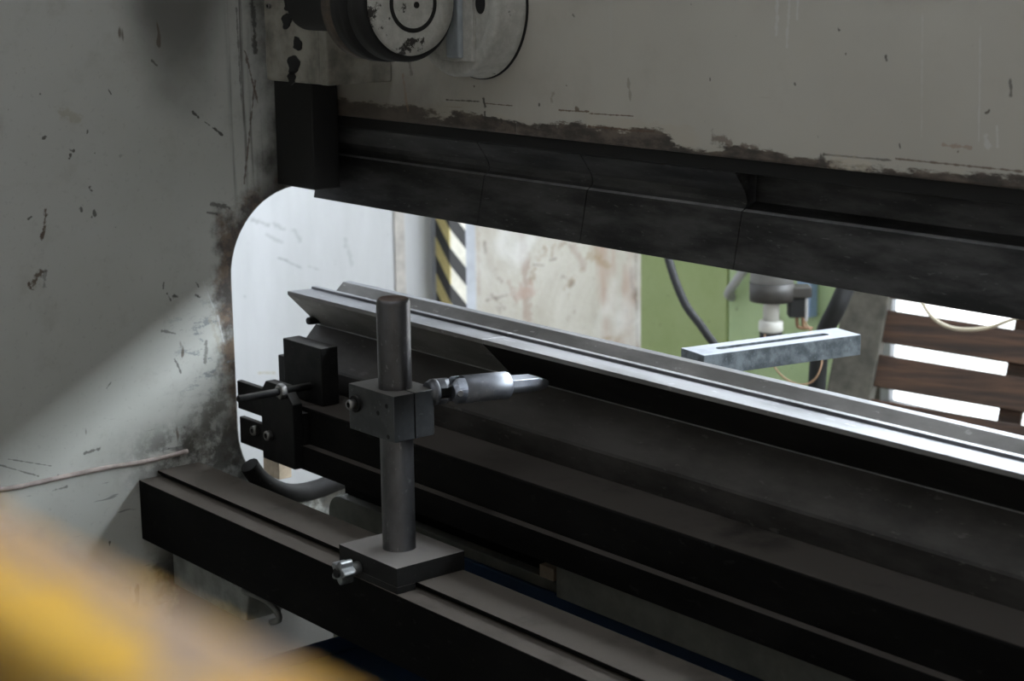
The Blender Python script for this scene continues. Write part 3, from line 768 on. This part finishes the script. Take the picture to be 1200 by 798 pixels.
# hose in the throat bottom, black
b = MB(); b.tube([on(px_, py_, 0, X0 + .019) for px_, py_ in ((292, 545), (304, 561), (322, 573), (345, 578), (372, 573), (400, 562), (430, 554), (455, 550))], .0145)
o = b.build('black_hose', TOOL); tag(o, 'black hose lying along the bottom of the throat opening', 'hose')
# little bent hook under the bar
b = MB(); hk = [on(x, y, 1, -.03) for x, y in ((286, 692), (300, 698), (315, 706), (324, 716), (327, 726), (318, 729))]
hk = [hk[0] + Vector((-.004, .02, .006))] + hk
b.tube(hk, .0042, 10); o = b.build('bent_hook', plain('grey_hook', (.16, .16, .145), .6, 0, .3), fr)
# blue sheets below
b = MB(); b.box(-.24, 1.6, -.13, .19, .67, .678); b.box(-.24, 1.6, .183, .190, .678, .816); b.box(-.24, 1.6, -.13, -.124, .678, .70); b.box(-.24, -.234, -.124, .183, .678, .70)
for x in (-.2, 1.5):
    for y in (-.1, .15): b.box(x, x + .04, y, y + .03, 0, .67)
o = b.build('blue_tray', BLUE, None, .002); tag(o, 'blue sheet tray glimpsed beneath the dusty gauge bar', 'tray')

# ------------------------------------------------------------------ yellow guard rail close to the camera
def k_of(s):
    d = ray(400., -36 + 1576 * s); return d[2] / d[1]
zr = 1.526
yf = CAM[1] + (zr - CAM[2]) / k_of(.525); yn = CAM[1] + (zr - CAM[2]) / k_of(.665)
gr = empty('guard_rail', (1.6, (yf + yn) / 2, 0), 'out of focus scraped yellow guard rail close at the lower left', 'guard rail')
b = MB(); b.box(.7, 2.6, yn, yf, zr - .07, zr); b.build('rail', YELLOW, gr, .004)
for x in (.72, 2.5):
    b = MB(); b.box(x, x + .06, yn + .005, yf - .005, 0, zr - .0705); b.build('leg', YELLOW, gr, .003)

# ------------------------------------------------------------------ sheet support arm in front of the die
ay = .6
a0 = on(825, 416.6, 1, ay); L = on(787.6, 409, 2, a0.z); a1 = on(1009, 392, 2, a0.z); a2 = on(973, 385, 2, a0.z)
un = (a1 - a0); la = un.length; un.normalize(); wv = (L - a0); wv = wv - un * wv.dot(un); wa = wv.length; wv.normalize()
hz = a1.z - on(1009, 416, 1, a1.y).z
arm = empty('support_arm', a0 - Vector((0, 0, a0.z)), 'slotted grey steel sheet support arm jutting out beyond the dies', 'support arm')
up = Vector((0, 0, 1))
b = MB(); ht = hz
def ap(s, t): v = a0 + un * s + wv * t; return (v.x, v.y)
def slot_ring(s0, s1, tc, r, n=8):
    o_ = []
    for i in range(n + 1):
        a = -PI / 2 + PI * i / n; o_.append(ap(s1 - r + r * math.cos(a), tc + r * math.sin(a)))
    for i in range(n + 1):
        a = PI / 2 + PI * i / n; o_.append(ap(s0 + r + r * math.cos(a), tc + r * math.sin(a)))
    return o_
outer = [ap(0, 0), ap(la, 0), ap(la, wa), ap(0, wa)]
b.box(0, 0, 0, 0, 0, 0) if False else None
s0, s1, tc, sr = la * .15, la * .86, wa * .5, wa * .13
inner = slot_ring(s0, s1, tc, sr)
bm = b.bm
for zt_, flip in ((a0.z, False), (a0.z - ht, True)):
    ov = [bm.verts.new((*p, zt_)) for p in outer]; iv = [bm.verts.new((*p, zt_)) for p in inner]
    es = [bm.edges.new((ov[i], ov[(i + 1) % 4])) for i in range(4)] + [bm.edges.new((iv[i], iv[(i + 1) % len(iv)])) for i in range(len(iv))]
    bmesh.ops.triangle_fill(bm, use_beauty=True, edges=es)
    if not flip: top = (ov, iv)
    else: bot = (ov, iv)
for A_, B__ in zip(top, bot):
    n = len(A_)
    for i in range(n): bm.faces.new((A_[i], A_[(i + 1) % n], B__[(i + 1) % n], B__[i]))
b.build('arm_plate', ARM, arm, .0008)
b = MB(); b.obox(Vector((*ap(0, wa * .1), a0.z - ht)), un, wv, Vector((0, 0, -1)), .05, wa * .8, .25); b.build('arm_bracket', ARM, arm, .002)
b = MB(); o_ = Vector((*ap(0, wa * .1), a0.z - ht - .25)); b.obox(o_, un, wv, Vector((0, 0, -1)), .05, wa * .8, o_.z - .002); b.build('leg', DGREY, arm, .002)

# ------------------------------------------------------------------ background: hazard column, pipe
cy0 = on(509, 300, 0, WX + .0).y
cxa = WX + .096
pA = on(527, 300, 0, cxa)          # corner seen at px 527
yc = pA.y
hcol = empty('hazard_column', (WX + .08, yc + .08, 0), 'grey wall column with a yellow, white and black striped corner guard', 'column')
yr = on(558, 300, 0, cxa).y
b = MB(); b.box(WX + .001, cxa - .004, yc + .004, yr, 0, 4); b.build('column_core', GREYP, hcol)
ww = on(546, 300, 0, cxa).y - yc
xl = on(510.5, 300, 1, yc).x
b = MB(); b.box(xl, cxa, yc, yc + .004, 0, 2); b.build('guard_side', STRY, hcol)
b = MB(); b.box(cxa - .004, cxa, yc + .0045, yc + ww, 0, 2); b.build('guard_front', STRW, hcol)
p0 = on(468, 300, 0, WX)
b = MB(); b.box(WX + .0005, WX + .005, p0.y - .02, p0.y + .02, .01, 3); o = b.build('wall_batten', plain('brownish_batten', (.46, .43, .40), .7, 0, .25, 15), None, .002)
tag(o, 'thin brownish vertical batten on the white wall left of the striped column', 'batten')

# ------------------------------------------------------------------ green cabinet
gyy = 2.25
gx_0, gx_m, gx_1 = on(750, 360, 1, gyy).x, on(853, 360, 1, gyy).x, on(978, 400, 1, gyy).x
gc = empty('green_cabinet', ((gx_0 + gx_1) / 2, gyy + .15, 0), 'chipped green machine cabinet standing by the plaster wall', 'cabinet')
b = MB(); b.box(gx_0, gx_1, gyy + .02, gyy + .12, 0, 1.9); b.build('cabinet_body', GREEN, gc, .004)
b = MB(); b.box(gx_0 + .002, gx_m - .004, gyy, gyy + .019, .05, 1.88); b.build('left_door', GREEN, gc, .003)
b = MB(); b.box(gx_m + .006, gx_1 - .002, gyy - .004, gyy + .019, .05, 1.88); b.build('right_door', GREEN2, gc, .003)
# actuator in front of the cabinet
D = 4.05
def R_(px, d=D): return px * d / F
hd = empty('actuator_head', dep(904, 345, D), 'grey cylinder unit with white rod and black bellows in front of the green cabinet', 'actuator')
c = dep(904, 352, D); rr = R_(26)
b = MB(); b.lathe(c, (0, 0, 1), [(0, 0), (0, rr * .99), (R_(22), rr), (R_(22), 0)], 40); b.build('lower_band', DGREY, hd)
b = MB(); b.lathe(c + up * (R_(22) + .0003), (0, 0, 1), [(0, 0), (0, rr * .97), (.25, rr * .97), (.25, 0)], 40); b.build('cylinder_body', LGREY, hd)
b = MB(); b.lathe(c - up * R_(24), (0, 0, 1), [(0, 0), (0, R_(9.5)), (R_(24), R_(9.5))], 28); b.build('rod', PLASTIC, hd)
b = MB(); b.cyl(c - up * R_(37), (0, 0, 1), R_(14.5), R_(13), 32); b.build('collar', PLASTIC, hd)
b = MB(); prof = [(0, 0)]
for i in range(9): prof += [(-R_(i * 4), R_(12.5)), (-R_(i * 4 + 2), R_(14))]
prof += [(-R_(36), 0)]
b.lathe(c - up * R_(37.3), (0, 0, 1), prof, 32); b.build('bellows', RUBBER, hd)
rt = Vector(R[:, 0]); rt.z = 0; rt.normalize(); bk = Vector((-rt.y, rt.x, 0))
b = MB(); b.obox(c + rt * R_(18) + up * R_(4) - bk * .02, rt, bk, up, R_(28), .05, R_(13)); b.build('side_bracket', DGREY, hd, .004)
b = MB(); b.obox(c + rt * R_(20) - up * R_(20) - bk * .015, rt, bk, up, R_(20), .04, R_(23)); b.build('valve_block', RUBBER, hd, .003)
b = MB(); b.obox(c + rt * R_(38) - up * R_(24) - bk * .017, rt, bk, up, R_(4), .012, R_(27)); b.build('valve_rail', LGREY, hd, .002)
for dx in (30, 37):
    b = MB(); b.tube([c + rt * R_(dx) - up * R_(20), c + rt * R_(dx + 1) - up * R_(30), c + rt * R_(dx + 4) - up * R_(33), c + rt * R_(dx + 12) - up * R_(34)], .004, 8); b.build('lead', BROWNW, hd)
tip_y = c.y + .02
b = MB(); b.box(c.x - .06, c.x + .06, c.y + rr * .5, gyy - .006, c.z + .14, c.z + .22); b.build('mount_bracket', LGREY, hd, .003)
p = on(943, 336, 1, gyy - .005); q = on(958, 371, 1, gyy - .005)
b = MB(); b.box(p.x, q.x, gyy - .035, gyy - .0045, q.z, p.z + .03); o = b.build('blue_switch_box', BLUEP, gc, .003); o['label'] = 'small light blue box on the green door'
p = on(868, 330, 1, gyy - .005); b = MB(); b.tube([(p.x - .03, gyy - .004, p.z - .045), (p.x - .02, gyy - .03, p.z - .03), (p.x + .02, gyy - .03, p.z + .02), (p.x + .03, gyy - .004, p.z + .06)], .012); b.build('door_handle', LGREY, gc)
# hoses
def tube_px(name, pts, r, mat, label, cat):
    b = MB(); b.tube([dep(*p) for p in pts], r); return tag(b.build(name, mat), label, cat)
tube_px('cabinet_hose', [(772, 200, 4.2), (778, 270, 4.1), (786, 312, 4.05), (803, 356, 4.0), (826, 388, 3.95), (850, 430, 3.92), (862, 520, 3.92), (866, 640, 3.92), (868, 1185, 3.71)], R_(5), RUBBER, 'thick dark hose curving in front of the left green door', 'hose')
tube_px('drain_hose', [(1010, 290, 4.1), (992, 335, 4.1), (980, 362, 4.1), (966, 392, 4.15), (958, 440, 4.2), (955, 560, 4.25)], R_(11), RUBBER, 'thick black hose slanting down beside the grey wooden post', 'hose')
b = MB(); b.tube([dep(*p_) for p_ in ((896, 392, 4.02), (900, 415, 4.0), (912, 436, 4.0), (930, 449, 4.0), (948, 449, 4.0), (960, 436, 4.0), (962, 410, 4.02), (940, 372, 4.04))], R_(1.0)); b.build('lead', BROWNW, hd)

# ------------------------------------------------------------------ leaning slatted crate
d0 = 4.4
A = dep(1040, 363, d0); B_ = dep(1200, 388, d0 - .12)
u = (B_ - A).normalized()
v = dep(1040, 345, d0) - dep(1026, 468, d0 - .02); v -= u * v.dot(u); v.normalize()
n = u.cross(v).normalized()
if n.dot(Vector(CAM) - A) < 0: n = -n
px = d0 / F
cr = empty('slatted_crate', Vector((A.x, A.y, 0)), 'dark brown slatted wooden side leaning against a weathered grey post by the gate', 'crate')
lo = (A.z) / max(v.z, .5)
ps = MB(); ps.obox(A - u * (52 * px) + v * (60 * px) + n * .012, u, -v, -n, 52 * px, 60 * px + lo - .004, .06); ps.build('grey_post', OLDWOOD, cr, .004)
pitch = 53 * px; sh = 38 * px
i = -3
while True:
    top = A - v * (pitch * i)
    if top.z - sh < .02: break
    b = MB(); b.obox(top + u * (0 * px), u, -v, -n, 330 * px, sh, .025); o = b.build('slat', WOOD, cr, .002)
    i += 1
b = MB(); b.obox(A + u * (144 * px) + v * (3.2 * pitch) - n * .026, u, -v, -n, 26 * px, 3.2 * pitch + lo - .03, .035); b.build('stile', WOOD, cr, .003)
tube_px('cream_cable', [(1052, 300, 4.2), (1078, 350, 4.2), (1094, 373, 4.19), (1115, 384, 4.18), (1140, 386, 4.16), (1165, 382, 4.14), (1184, 375, 4.12), (1230, 360, 4.1)], R_(2.2, 4.15), CREAM, 'cream cable sagging in front of the brown slats', 'cable')

# ------------------------------------------------------------------ world
wd = bpy.data.worlds.new('world'); S.world = wd; wd.use_nodes = True
wd.node_tree.nodes['Background'].inputs[0].default_value = (.6, .7, .85, 1)
wd.node_tree.nodes['Background'].inputs[1].default_value = .1
